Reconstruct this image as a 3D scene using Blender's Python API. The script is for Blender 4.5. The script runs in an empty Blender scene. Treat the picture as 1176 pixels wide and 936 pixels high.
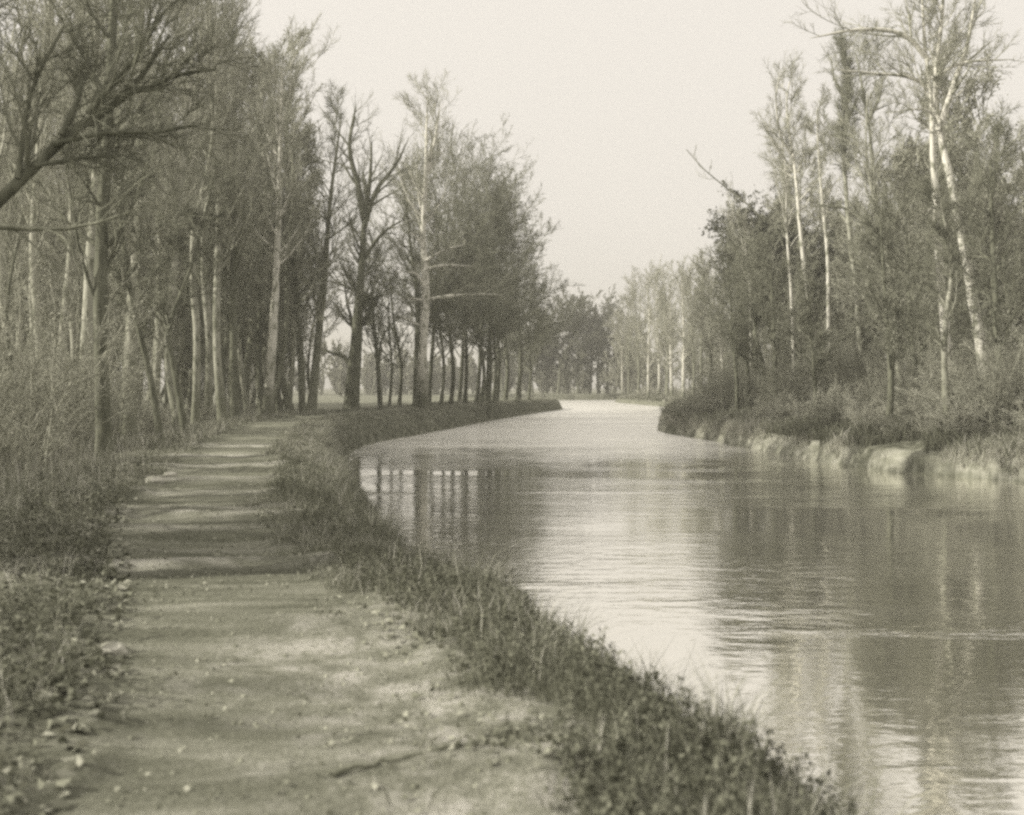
import bpy, math
import numpy as np
from mathutils import Vector
PI = math.pi
sc = bpy.context.scene
COL = sc.collection
rng = np.random.default_rng(7)

# ------------------------------------------------------------------ camera geometry of the place
FPX, CX, HY, EYE = 1261.0, 588.0, 444.0, 1.6     # a photo point (px, py) at distance Y is a world point
WATER = -1.5
def wx(px, Y): return (px - CX) / FPX * Y
def wz(py, Y): return EYE - (py - HY) / FPX * Y

# ------------------------------------------------------------------ numpy noise
def _h(ix, iy, s):
    n = (ix.astype(np.int64) * 374761393 + iy.astype(np.int64) * 668265263 + s * 1442695041) & 0xffffffff
    n = ((n ^ (n >> 13)) * 1274126177) & 0xffffffff
    return ((n ^ (n >> 16)) & 0xffffff) / float(0xffffff)
def vnoise(x, y, s=0):
    x = np.asarray(x, float); y = np.asarray(y, float)
    ix = np.floor(x); iy = np.floor(y); fx = x - ix; fy = y - iy
    fx = fx * fx * (3 - 2 * fx); fy = fy * fy * (3 - 2 * fy)
    a = _h(ix, iy, s); b = _h(ix + 1, iy, s); c = _h(ix, iy + 1, s); d = _h(ix + 1, iy + 1, s)
    return (a + (b - a) * fx) + ((c + (d - c) * fx) - (a + (b - a) * fx)) * fy
def fbm(x, y, s=0, o=3):
    v = 0; a = .5
    for k in range(o):
        v = v + a * vnoise(x * 2 ** k, y * 2 ** k, s + k * 17); a *= .5
    return v / (1 - .5 ** o)
def sstep(a, b, x):
    t = np.clip((x - a) / (b - a), 0, 1); return t * t * (3 - 2 * t)

# ------------------------------------------------------------------ shorelines
def catmull(pts, n=5):
    p = np.array(pts, float); p = np.vstack([2 * p[0] - p[1], p, 2 * p[-1] - p[-2]]); out = []
    for i in range(1, len(p) - 2):
        for t in np.linspace(0, 1, n, endpoint=False):
            out.append(.5 * ((2 * p[i]) + (-p[i-1] + p[i+1]) * t + (2*p[i-1] - 5*p[i] + 4*p[i+1] - p[i+2]) * t*t + (-p[i-1] + 3*p[i] - 3*p[i+1] + p[i+2]) * t**3))
    out.append(p[-2]); return np.array(out)
brow = catmull([(12, -40), (4, -10), (2.1, 0), (1.55, 2.5), (1.16, 4.33), (.77, 6), (.31, 7.44), (-.53, 9.8), (-1.62, 12.9), (-2.45, 16), (-3.4, 21),
                (-4.9, 28), (-6.3, 36), (-7.7, 45), (-8.6, 54), (-8.3, 62), (-6.7, 72), (-2.3, 103), (2.6, 132), (5.0, 144), (6, 151), (4, 158), (-5, 172), (-11, 200),
                (-7, 235), (4, 249), (14, 253), (23, 256), (32, 264), (48, 284), (90, 330), (200, 420), (500, 600)], 5)
tn = np.gradient(brow, axis=0); tn /= np.linalg.norm(tn, axis=1)[:, None]
WL = brow + np.stack([tn[:, 1], -tn[:, 0]], 1) * .95
WR = catmull([(60, -40), (36, 0), (24, 20), (16.2, 36), (13.4, 41), (12.0, 53.5), (11.3, 64), (10.3, 73), (10.9, 82), (15.3, 110), (20.5, 140), (23.2, 163),
              (22, 190), (20.4, 217), (24, 233), (34, 247), (54, 268), (96, 314), (206, 404), (506, 584)], 5)

def seg_dist(x, y, P):
    d = np.full(x.shape, 1e9)
    for i in range(len(P) - 1):
        a = P[i]; b = P[i + 1]; v = b - a; L = v @ v + 1e-12
        t = np.clip(((x - a[0]) * v[0] + (y - a[1]) * v[1]) / L, 0, 1)
        dx = x - a[0] - t * v[0]; dy = y - a[1] - t * v[1]
        d = np.minimum(d, dx * dx + dy * dy)
    return np.sqrt(d)
POLY = np.vstack([WL, WR[::-1]])
def inside(x, y):
    c = np.zeros(x.shape, bool); n = len(POLY); j = n - 1
    for i in range(n):
        xi, yi = POLY[i]; xj, yj = POLY[j]
        if yi != yj:
            m = ((yi > y) != (yj > y)) & (x < (xj - xi) * (y - yi) / (yj - yi) + xi); c ^= m
        j = i
    return c
LIGHT_BANDS = ((10.35, .10, .20, .14, 1), (11.3, .04, .15, .05, 2), (12.6, .05, .2, -.04, 3), (14.2, .09, .22, .03, 4), (15.1, .07, .2, .08, 5), (17.3, .08, .25, -.03, 6), (19.6, .10, .3, .05, 7), (22.4, .10, .35, 0, 8), (26, .11, .4, .04, 9), (30.5, .12, .5, 0, 10))  # cross bands: low ridges, also coloured as sunlit bands between tree shadows
def light_bands(x, y):
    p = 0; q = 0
    for (y0, a_, wd, sk, sd_) in LIGHT_BANDS:
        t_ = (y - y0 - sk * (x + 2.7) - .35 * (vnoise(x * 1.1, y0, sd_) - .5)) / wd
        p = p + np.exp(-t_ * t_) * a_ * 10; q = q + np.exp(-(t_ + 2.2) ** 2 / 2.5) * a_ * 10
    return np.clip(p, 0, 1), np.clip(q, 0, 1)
def terrain(x, y):
    x = np.asarray(x, float); y = np.asarray(y, float)
    dl = seg_dist(x, y, WL); dr = seg_dist(x, y, WR); ins = inside(x, y)
    left = dl < dr
    lump = fbm(x * .8, y * .8, 3) - .5
    n1 = fbm(x * 2.2, y * 2.2, 5) - .5; n2 = fbm(x * 7, y * 7, 9) - .5; n3 = fbm(x * .12, y * .12, 11) - .5
    # towpath side
    d = dl + lump * .45 + n1 * .25
    zl = -1.5 + 1.42 * (1 - (1 - np.clip(d / 1.15, 0, 1)) ** 1.8)
    zl = zl + .06 * sstep(1.0, 1.5, d) - .03 * sstep(1.9, 2.3, d) * (1 - sstep(3.8, 4.2, d))
    zl = zl - .75 * sstep(4.9, 10, d) + n3 * 1.0 * sstep(8, 20, d)
    pathm = sstep(1.75, 2.15, d + n1 * .7) * (1 - sstep(3.75, 4.3, d + n1 * .9))
    zl = zl + n1 * .10 * (1 - pathm * .8) * sstep(.2, .6, d) + n2 * .05 * (1 - pathm * .7)
    zl = zl + pathm * (.12 * (vnoise(x * .4, y * 1.3, 31) - .5) + .05 * (vnoise(x * .9, y * 4, 37) - .5))
    for (y0, a_, wd, sk, sd_) in LIGHT_BANDS:
        t_ = (y - y0 - sk * (x + 2.7) - .35 * (vnoise(x * 1.1, y0, sd_) - .5)) / wd
        zl = zl + .5 * (a_ * np.exp(-t_ * t_) - .8 * a_ * np.exp(-(t_ + 2.0) ** 2 / 1.6)) * sstep(1.3, 1.8, dl) * (1 - sstep(4.3, 5.0, dl))
    # wooded side
    d2 = dr + lump * .25 + n1 * .45 + n2 * .25
    zr = -1.5 + .80 * (1 - (1 - np.clip(d2 / .6, 0, 1)) ** 2) + .5 * sstep(.6, 4, d2)
    zr = zr + .17 * np.maximum(dr - 9, 0) * sstep(9, 20, dr) * (1 - sstep(120, 200, y) * .8) * (1 - .6 * sstep(60, 160, dr)) + n3 * 2 * sstep(6, 20, dr) + n1 * .15
    zw = -1.5 - np.minimum(np.minimum(dl, dr) * .6, 1.2) - .05
    z = np.where(ins, zw, np.where(left, zl, zr))
    z = np.where(~ins, np.maximum(z, -1.49), z)
    return z, ins, left, dl, dr, pathm
def gz(x, y): return float(terrain(np.array([x]), np.array([y]))[0][0])

# ------------------------------------------------------------------ mesh building
class MB:
    def __init__(s): s.V = []; s.F = []; s.M = []; s.n = 0
    def add(s, V, F, m=0):
        s.V.append(V); s.F.append(F + s.n); s.M.append(np.full(len(F), m, np.int32)); s.n += len(V)
    def mesh(s, name, mats, smooth=True):
        V = np.vstack(s.V).astype(np.float32); F = np.vstack(s.F).astype(np.int32); M = np.concatenate(s.M)
        me = bpy.data.meshes.new(name); me.vertices.add(len(V)); me.vertices.foreach_set('co', V.ravel())
        k = F.shape[1]; me.loops.add(F.size); me.loops.foreach_set('vertex_index', F.ravel())
        me.polygons.add(len(F)); me.polygons.foreach_set('loop_start', np.arange(0, F.size, k, dtype=np.int32))
        for m in mats: me.materials.append(m)
        me.polygons.foreach_set('material_index', M)
        me.polygons.foreach_set('use_smooth', np.full(len(F), smooth)); me.update(calc_edges=True)
        return me
def link(name, me, parent=None):
    o = bpy.data.objects.new(name, me); COL.objects.link(o)
    if parent: o.parent = parent
    return o
def tag(o, label=None, cat=None, group=None, kind=None):
    if label: o['label'] = label
    if cat: o['category'] = cat
    if group: o['group'] = group
    if kind: o['kind'] = kind
    return o

def tubes(P, R, m):
    """P [N,S,3], R [N,S] -> verts, quads"""
    N, S, _ = P.shape
    T = np.gradient(P, axis=1); T /= np.linalg.norm(T, axis=2)[..., None] + 1e-9
    D = P[:, -1] - P[:, 0]; k = np.argmin(np.abs(D), axis=1); ref = np.eye(3)[k][:, None, :]
    U = np.cross(T, ref); U /= np.linalg.norm(U, axis=2)[..., None] + 1e-9
    W = np.cross(T, U); a = np.arange(m) * 2 * PI / m
    V = P[:, :, None] + R[:, :, None, None] * (np.cos(a)[:, None] * U[:, :, None] + np.sin(a)[:, None] * W[:, :, None])
    i = np.arange(N)[:, None, None] * S * m; s = np.arange(S - 1)[None, :, None] * m; q = np.arange(m)[None, None, :]
    q2 = (q + 1) % m
    F = np.stack([i + s + q, i + s + q2, i + s + m + q2, i + s + m + q], -1).reshape(-1, 4)
    return V.reshape(-1, 3), F
def leafs(pos, size, r, flat=0.0, aspect=.62):
    """folded leaves (two quads each) at pos"""
    n = len(pos); d = r.normal(size=(n, 3)); d[:, 2] *= (1 - flat); d /= np.linalg.norm(d, axis=1)[:, None]
    w = r.normal(size=(n, 3)); w[:, 2] *= (1 - flat); u = np.cross(d, w)
    u = w - (w * d).sum(1)[:, None] * d; u /= np.linalg.norm(u, axis=1)[:, None]; nn = np.cross(d, u)
    s = (size * r.uniform(.6, 1.3, n))[:, None]
    a = pos - d * s * .5; b = pos + d * s * .5; c = pos + nn * s * .12
    l1 = pos - d * s * .12 + u * s * aspect * .5 + nn * s * .2; l2 = pos - d * s * .12 - u * s * aspect * .5 + nn * s * .2
    V = np.stack([a, l1, b, l2], 1).reshape(-1, 3)
    F = np.arange(n)[:, None] * 4 + np.arange(4)[None]
    return V, F
def blades(pos, h, w, r, lean=.35):
    """grass blades: two stacked quads narrowing to a tip"""
    n = len(pos); az = r.uniform(0, 2 * PI, n); u = np.stack([np.cos(az), np.sin(az), 0 * az], 1)
    la = r.uniform(0, 2 * PI, n); ld = np.stack([np.cos(la), np.sin(la), 0 * la], 1) * (lean * h * r.uniform(.2, 1.6, n))[:, None]
    up = np.array([0, 0, 1.]); h = h[:, None]; w = w[:, None] if np.ndim(w) else w
    p0 = pos - up * .02; p1 = pos + up * h * .55 + ld * .35; p2 = pos + up * h * (1 - .12 * lean) + ld
    V = np.stack([p0 - u * w, p0 + u * w, p1 + u * w * .7, p1 - u * w * .7, p2 + u * w * .12, p2 - u * w * .12], 1).reshape(-1, 3)
    i = np.arange(n)[:, None] * 6
    F = np.vstack([i + [0, 1, 2, 3], i + [3, 2, 4, 5]])
    return V, F

def child(P, R, n, t0, t1, a0, a1, ratio, S, wig, up, rk, tipr, r, minl=.15, shrink=.55):
    N, S0, _ = P.shape
    idx = np.repeat(np.arange(N), n); M = len(idx)
    t = t0 + (t1 - t0) * ((np.tile(np.arange(n), N) + r.uniform(0, 1, M)) / n)
    f = t * (S0 - 1); i = np.clip(f.astype(int), 0, S0 - 2); f = f - i
    pos = P[idx, i] * (1 - f)[:, None] + P[idx, i + 1] * f[:, None]
    T = P[idx, i + 1] - P[idx, i]; T /= np.linalg.norm(T, axis=1)[:, None] + 1e-9
    rad = R[idx, i] * (1 - f) + R[idx, i + 1] * f
    L = np.linalg.norm(np.diff(P, axis=1), axis=2).sum(1)[idx]
    w = r.normal(size=(M, 3)); w -= (w * T).sum(1)[:, None] * T; w /= np.linalg.norm(w, axis=1)[:, None]
    a = r.uniform(a0, a1, M)[:, None]; d = np.cos(a) * T + np.sin(a) * w
    ln = np.maximum(L * ratio * (1 - shrink * t) * r.uniform(.55, 1.25, M), minl)
    Q = np.empty((M, S + 1, 3)); Q[:, 0] = pos
    for k in range(S):
        d = d + r.normal(size=(M, 3)) * wig + np.array([0, 0, up]); d /= np.linalg.norm(d, axis=1)[:, None]
        Q[:, k + 1] = Q[:, k] + d * (ln / S)[:, None]
    r0 = np.maximum(rad * rk * r.uniform(.7, 1.1, M), tipr * 1.3)
    tt = np.linspace(0, 1, S + 1)[None]
    RR = r0[:, None] * (1 - tt) ** 1.1 + tipr
    return Q, RR

def smooth_line(pts, S):
    c = catmull(pts, 8); L = np.r_[0, np.cumsum(np.linalg.norm(np.diff(c, axis=0), axis=1))]
    s = np.linspace(0, L[-1], S + 1); return np.stack([np.interp(s, L, c[:, k]) for k in range(3)], 1)

def grow(seed, trunk, r0, rt=.03, n1=16, t0=.3, len1=.32, a1=(.5, 1.1), up1=.10, n2=7, n3=6, n4=4, leaf=0, lsize=.07, extra=(), ratio2=.55, ratio3=.52, ratio4=.55,
         wig=1.0, tip=.004, droop=0.0, flare=.25, shrink=.55, sides=10, dense_twigs=True):
    """one tree in local coordinates: trunk with limbs, crown of branches and twigs, optional leaves"""
    r = np.random.default_rng(seed)
    P0 = smooth_line(trunk, 22); H = P0[-1, 2]
    P0[1:-1, :2] += np.cumsum(r.normal(size=(21, 2)) * .012 * wig, axis=0) * (H / 15) * np.sin(np.linspace(0, PI, 21))[:, None]
    t = np.linspace(0, 1, 23)
    R0 = (r0 * (1 - t) ** .85 + rt) * (1 + flare * np.exp(-t * H / .5)) * (1 + .05 * r.normal(size=23))
    P0, R0 = P0[None], R0[None]
    tk = MB(); V, F = tubes(P0, R0, sides)
    tk.add(V, F)
    P1, R1 = child(P0, R0, n1, t0, .99, a1[0], a1[1], len1, 9, .10 * wig, up1, .34, .008, r, shrink=shrink)
    V, F = tubes(P1, R1, 6); tk.add(V, F)
    ends = [P1]
    for e in extra:
        Pe = smooth_line(e[0], 14)[None]; Re = (e[1] * (1 - np.linspace(0, 1, 15)) ** .7 + .012)[None]
        V, F = tubes(Pe, Re, 7); tk.add(V, F)
        Pq = Pe[:, np.linspace(0, 14, 10).astype(int)]; Rq = Re[:, np.linspace(0, 14, 10).astype(int)]
        P1 = np.vstack([P1, Pq]); R1 = np.vstack([R1, Rq])
    cr = MB()
    P2, R2 = child(P1, R1, n2, .12, 1, .3, .9, ratio2, 6, .11 * wig, .05 - droop, .5, tip * 1.6, r, shrink=.35)
    V, F = tubes(P2, R2, 4); cr.add(V, F)
    P3, R3 = child(P2, R2, n3, .1, 1, .3, .85, ratio3, 4, .11 * wig, .05 - droop, .55, tip * 1.2, r, shrink=.35)
    V, F = tubes(P3, R3, 3); cr.add(V, F)
    last = P3
    if n4:
        P4, R4 = child(P3, R3, n4, .15, 1, .35, .9, ratio4, 3, .12, .03 - droop, .65, tip, r, minl=.3, shrink=.3)
        V, F = tubes(P4, R4, 3); cr.add(V, F); last = P4
    lf = None
    if leaf:
        N, S, _ = last.shape; q = int(leaf); k = r.integers(0, N, q); s = r.integers(1, S, q)
        pos = last[k, s] + r.normal(size=(q, 3)) * .10
        lf = MB(); V, F = leafs(pos, np.full(q, lsize), r); lf.add(V, F)
    return tk, cr, lf
# ------------------------------------------------------------------ materials (the place is pictured in one warm grey-green ink, so every colour keeps to it)
def newmat(name, rough=.9, spec=.15):
    m = bpy.data.materials.new(name); m.use_nodes = True; nt = m.node_tree; b = nt.nodes['Principled BSDF']
    b.inputs['Roughness'].default_value = rough; b.inputs['Specular IOR Level'].default_value = spec
    return m, nt, b
def tone(v, k=1.0):
    """grey value v in the print's own tint: olive in the darks, cream in the lights"""
    a = min(max((v - .05) / .6, 0), 1) * k
    return (v * (.98 + .03 * a), v * (1.01 - .03 * a), v * (.71 + .17 * a), 1)
def N(nt, t, **kw):
    n = nt.nodes.new(t)
    for k, v in kw.items():
        if k in n.inputs: n.inputs[k].default_value = v
        else: setattr(n, k, v)
    return n
def ramp(nt, fac, stops):
    n = nt.nodes.new('ShaderNodeValToRGB'); e = n.color_ramp.elements
    while len(e) < len(stops): e.new(.5)
    for i, (p, c) in enumerate(stops): e[i].position = p; e[i].color = c
    nt.links.new(fac, n.inputs[0]); return n.outputs[0]
def noise(nt, scale, det=4, vec=None, rough=.55):
    n = N(nt, 'ShaderNodeTexNoise'); n.inputs['Scale'].default_value = scale; n.inputs['Detail'].default_value = det; n.inputs['Roughness'].default_value = rough
    if vec: nt.links.new(vec, n.inputs['Vector'])
    return n.outputs[0]
def mix(nt, fac, a, b, mode='MIX'):
    n = nt.nodes.new('ShaderNodeMix'); n.data_type = 'RGBA'; n.blend_type = mode
    for s, v in ((0, fac), (6, a), (7, b)):
        if isinstance(v, (int, float)): n.inputs[s].default_value = v
        elif isinstance(v, tuple): n.inputs[s].default_value = v
        else: nt.links.new(v, n.inputs[s])
    return n.outputs[2]
def math_(nt, op, a, b=None, clamp=False):
    n = nt.nodes.new('ShaderNodeMath'); n.operation = op; n.use_clamp = clamp
    for i, v in ((0, a), (1, b)):
        if v is None: continue
        if isinstance(v, (int, float)): n.inputs[i].default_value = v
        else: nt.links.new(v, n.inputs[i])
    return n.outputs[0]
def vecscale(nt, vec, s):
    n = nt.nodes.new('ShaderNodeMapping'); n.inputs['Scale'].default_value = s; nt.links.new(vec, n.inputs['Vector']); return n.outputs[0]
def objvec(nt): return nt.nodes.new('ShaderNodeTexCoord').outputs['Object']
def bump(nt, b, h, st, dist=.02):
    n = N(nt, 'ShaderNodeBump'); n.inputs['Strength'].default_value = st; n.inputs['Distance'].default_value = dist
    nt.links.new(h, n.inputs['Height']); nt.links.new(n.outputs[0], b.inputs['Normal'])

def bark(name, lo, hi, base=None, patch=None):
    m, nt, b = newmat(name); v = objvec(nt)
    f = noise(nt, 9, 5, vecscale(nt, v, (1, 1, .22)))
    c = ramp(nt, f, [(.3, tone(lo)), (.7, tone(hi))])
    if patch:   # peeling plates of the sycamore
        f2 = noise(nt, 2.6, 5, vecscale(nt, v, (1.5, 1.5, .8)), .6)
        c = mix(nt, ramp(nt, f2, [(.52, (0, 0, 0, 1)), (.60, (1, 1, 1, 1))]), c, tone(patch))
    if base:    # rough old bark on the foot of the trunk
        sx = nt.nodes.new('ShaderNodeSeparateXYZ'); nt.links.new(v, sx.inputs[0])
        z = math_(nt, 'ADD', sx.outputs[2], math_(nt, 'MULTIPLY', noise(nt, 1.3, 3, v), 6.0))
        g = math_(nt, 'DIVIDE', math_(nt, 'SUBTRACT', z, 3.6), 3.0, True)
        c = mix(nt, g, tone(base), c)
    nt.links.new(c, b.inputs['Base Color']); bump(nt, b, f, .6, .03)
    return m
M_dark = bark('dark_bark', .09, .22)
M_mid = bark('grey_bark', .14, .30)
M_pale = bark('pale_bark', .27, .50, base=.2, patch=.2)
M_white = bark('white_bark', .55, .80, base=.17, patch=.28)
M_twig = bark('twig_bark', .28, .46)
M_twigd = bark('dark_twig_bark', .16, .30)
M_twigp = bark('pale_twig_bark', .38, .52)
def leafmat(name, lo, hi, trans=.25):
    m, nt, b = newmat(name, .75, .2)
    g = nt.nodes.new('ShaderNodeNewGeometry'); oi = nt.nodes.new('ShaderNodeObjectInfo')
    f = g.outputs['Random Per Island']
    c = ramp(nt, f, [(0, tone(lo)), (.6, tone((lo + hi) / 2)), (1, tone(hi))])
    nt.links.new(c, b.inputs['Base Color'])
    t = nt.nodes.new('ShaderNodeBsdfTranslucent'); nt.links.new(c, t.inputs[0])
    mx = nt.nodes.new('ShaderNodeMixShader'); mx.inputs[0].default_value = trans
    out = nt.nodes['Material Output']
    nt.links.new(b.outputs[0], mx.inputs[1]); nt.links.new(t.outputs[0], mx.inputs[2]); nt.links.new(mx.outputs[0], out.inputs[0])
    return m
M_leafd = leafmat('dark_leaves', .13, .27)
M_dome = leafmat('dense_dark_leaves', .07, .17)
M_leafm = leafmat('brush_leaves', .28, .48)
M_leafl = leafmat('pale_leaves', .25, .5)
M_grass = leafmat('green_grass', .11, .30)
M_straw = leafmat('dry_grass', .34, .64)
M_weed = leafmat('weed_leaves', .08, .26)
M_pebble = leafmat('pebble', .16, .40, .0)
M_litter = leafmat('fallen_leaves', .12, .42, .1)

# ground
m, nt, b = newmat('ground_soil', .95, .1); M_ground = m
v = objvec(nt)
def attr(name):
    n = nt.nodes.new('ShaderNodeAttribute'); n.attribute_name = name; return n.outputs['Fac']
n_big = noise(nt, .5, 4, v); n_mid = noise(nt, 3.2, 5, v, .65); n_fine = noise(nt, 30, 5, v, .8)
n_band = noise(nt, 1.0, 5, vecscale(nt, v, (.5, 3.2, 1)), .6)
grassc = ramp(nt, n_mid, [(.35, tone(.10)), (.5, tone(.17)), (.68, tone(.30))])
litc = ramp(nt, math_(nt, 'ADD', math_(nt, 'MULTIPLY', n_mid, .5), math_(nt, 'MULTIPLY', n_fine, .5)), [(.40, tone(.10)), (.52, tone(.24)), (.64, tone(.50))])
c = mix(nt, ramp(nt, n_big, [(.42, (0, 0, 0, 1)), (.6, (1, 1, 1, 1))]), grassc, litc)
pathc = ramp(nt, math_(nt, 'ADD', math_(nt, 'MULTIPLY', n_band, .6), math_(nt, 'MULTIPLY', n_fine, .4)), [(.38, tone(.14)), (.5, tone(.26)), (.62, tone(.44))])
sunlit_pathc = ramp(nt, math_(nt, 'ADD', math_(nt, 'MULTIPLY', n_mid, .6), math_(nt, 'MULTIPLY', n_fine, .4)), [(.38, tone(.18)), (.5, tone(.42)), (.58, tone(.70))])  # sunlight on the right foreground put into the path colour
pathc = mix(nt, attr('gravel'), pathc, sunlit_pathc)
c = mix(nt, attr('path'), c, pathc)
c = mix(nt, math_(nt, 'MULTIPLY', attr('shade_band'), .75), c, ramp(nt, n_fine, [(.35, tone(.10)), (.65, tone(.20))]))  # tree shade between the sunlit bands, painted darker on the path
c = mix(nt, math_(nt, 'MULTIPLY', math_(nt, 'MULTIPLY', attr('sun_band'), ramp(nt, noise(nt, 1.6, 4, vecscale(nt, v, (1, 2.2, 1))), [(.40, (.15, .15, .15, 1)), (.58, (1, 1, 1, 1))])), .85), c, ramp(nt, n_fine, [(.35, tone(.46)), (.65, tone(.72))]))  # sunlit bands painted pale across the path
woodc = ramp(nt, math_(nt, 'ADD', math_(nt, 'MULTIPLY', n_mid, .6), math_(nt, 'MULTIPLY', n_fine, .4)), [(.40, tone(.14)), (.6, tone(.34))])
c = mix(nt, attr('wood'), c, woodc)
clay = ramp(nt, noise(nt, 1.2, 4, vecscale(nt, v, (1, 1, 3))), [(.4, tone(.30)), (.6, tone(.46))])
c = mix(nt, attr('clay'), c, clay)
nt.links.new(c, b.inputs['Base Color'])
bump(nt, b, math_(nt, 'ADD', math_(nt, 'MULTIPLY', n_mid, .6), math_(nt, 'MULTIPLY', n_fine, .8)), 1.0, .06)

# water
m, nt, b = newmat('canal_water', .03, .5); M_water = m
v = objvec(nt)
b.inputs['Base Color'].default_value = (.97, .95, .88, 1); b.inputs['Metallic'].default_value = .93
w1 = noise(nt, 2.6, 3, vecscale(nt, v, (.55, 1.2, 1)), .5); w2 = noise(nt, 9.0, 2, vecscale(nt, v, (.5, 1.2, 1)), .5)
patch = ramp(nt, noise(nt, 1.0, 3, vecscale(nt, v, (.07, .20, 1))), [(.42, (.3, .3, .3, 1)), (.58, (1, 1, 1, 1))])
sx = nt.nodes.new('ShaderNodeSeparateXYZ'); nt.links.new(v, sx.inputs[0])
wob = math_(nt, 'MULTIPLY', noise(nt, .16, 4, v, .65), 30.0)
ruf = math_(nt, 'DIVIDE', math_(nt, 'SUBTRACT', math_(nt, 'ADD', sx.outputs[1], wob), 58.0), 30.0, True)   # the breeze reaches the far reach
hgt = math_(nt, 'ADD', math_(nt, 'MULTIPLY', w1, 1.0), math_(nt, 'MULTIPLY', w2, .35))
amp = math_(nt, 'ADD', math_(nt, 'ADD', math_(nt, 'MULTIPLY', patch, .85), math_(nt, 'MULTIPLY', ramp(nt, noise(nt, 1.0, 4, vecscale(nt, v, (.10, .42, 1))), [(.58, (0, 0, 0, 1)), (.70, (1, 1, 1, 1))]), 1.3)), math_(nt, 'MULTIPLY', ruf, 12.0))
bump(nt, b, math_(nt, 'MULTIPLY', hgt, amp), 1.0, .022)
nt.links.new(math_(nt, 'ADD', math_(nt, 'MULTIPLY', ruf, .28), .045), b.inputs['Roughness'])

nt.links.new(math_(nt, 'SUBTRACT', .95, math_(nt, 'MULTIPLY', ruf, .42)), b.inputs['Metallic'])  # far reach shows more pale base colour, standing for sun glitter

# stone
m, nt, b = newmat('pale_stone', .9); M_stone = m
nt.links.new(ramp(nt, noise(nt, 8, 5, objvec(nt)), [(.35, tone(.3)), (.65, tone(.6))]), b.inputs['Base Color'])

# ------------------------------------------------------------------ ground sheet and water
def build_ground():
    ys = np.r_[np.linspace(-38, 1.5, 40), 1.5 + (np.exp(np.linspace(0, math.log(1500 / 6 + 1), 760)[1:]) - 1) * 6]
    q = np.linspace(-1, 1, 820); s = .62 * q + .9 * np.sign(q) * np.maximum(np.abs(q) - .82, 0) ** 1.5 * 12
    YY, SS = np.meshgrid(ys, s, indexing='ij'); XX = (np.maximum(YY, -10) + 24) * SS
    x = XX.ravel(); y = YY.ravel()
    z, ins, left, dl, dr, pm = terrain(x, y)
    me_b = MB(); nr, nc = YY.shape
    i = np.arange(nr - 1)[:, None] * nc + np.arange(nc - 1)[None]
    F = np.stack([i, i + 1, i + nc + 1, i + nc], -1).reshape(-1, 4)
    me_b.add(np.stack([x, y, z], 1), F); me = me_b.mesh('ground', [M_ground])
    land_l = (~ins) & left
    path = pm * land_l
    gravel = sstep(9.5, 5.0, y + (fbm(x * 1.2, y * 1.2, 51) - .5) * 5) * sstep(3.5, 2.1, dl + (fbm(x * 1.5, y * 1.5, 52) - .5) * 1.5) * sstep(1.2, 1.9, dl) * land_l  # sunlit patch of the near path, painted as paler gravel
    path = np.maximum(path, gravel)
    wood = np.where(left, sstep(6, 9, dl), sstep(2.5, 6, dr)) * (~ins)
    clay = (~ins) * (~left) * (1 - sstep(.7, 1.1, dr)) * sstep(.30, .46, fbm(x * .25, y * .25, 61)) * (y < 130)
    bp, bq = light_bands(x, y); bm = sstep(1.3, 1.9, dl) * (1 - sstep(4.2, 4.9, dl)) * land_l
    for nm, a in (('sun_band', bp * bm), ('shade_band', bq * bm), ('path', path), ('gravel', gravel), ('wood', wood), ('clay', clay)):
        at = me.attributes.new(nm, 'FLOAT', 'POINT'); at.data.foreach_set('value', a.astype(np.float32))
    o = link('ground', me); tag(o, 'canal bank with a worn dirt towpath and the woodland floor', 'ground', kind='structure')
build_ground()
mb = MB(); mb.add(np.array([(-30, -38, WATER), (560, -38, WATER), (560, 640, WATER), (-30, 640, WATER)], float), np.array([[0, 1, 2, 3]]))
tag(link('canal_water', mb.mesh('canal_water', [M_water])), 'smooth canal water curving away to the left between banks', 'water', kind='structure')

# ------------------------------------------------------------------ trees
def part_meshes(g, bk, tw, lf=None):
    tk, cr, l = g
    return (tk.mesh('trunk', [bk]), cr.mesh('crown', [tw]), l.mesh('foliage', [lf or M_leafm]) if l else None)
def put(kind, meshes, x, y, z, label, group=None, rot=0, sc_=1.0, cat='tree'):
    o = bpy.data.objects.new(kind, None); COL.objects.link(o); o.location = (x, y, z); o.rotation_euler = (0, 0, rot)
    o.scale = (sc_,) * 3 if np.ndim(sc_) == 0 else sc_
    o.empty_display_size = .3
    tag(o, label, cat, group)
    for nm, me in zip(('trunk', 'crown', 'foliage'), meshes):
        if me: link(nm, me, o)
    return o
def feat(kind, label, Y, line, r0, bk, tw, seed, extra=(), lf=None, group=None, **kw):
    """a tree whose stem follows (px, py) seen at distance Y; the first point is its foot"""
    x = wx(line[0][0], Y); z = gz(x, Y) - .08
    P = [(0, 0, 0)]
    for i, (px, py) in enumerate(line[1:]):
        P.append((wx(px, Y) - x, .25 * math.sin(seed + i * 1.7), wz(py, Y) - z))
    ex = []
    for pts, rr in extra:
        k = len(pts); dy = [0.0] + [(.9 * math.sin(seed * 1.3) * (i / (k - 1)) * 1.2) for i in range(1, k)]
        ex.append(([(wx(px, Y) - x, dy[i], wz(py, Y) - z) for i, (px, py) in enumerate(pts)], rr))
    g = grow(seed, P, r0, extra=ex, **kw)
    return put(kind, part_meshes(g, bk, tw, lf), x, Y, z, label, group)

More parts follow.
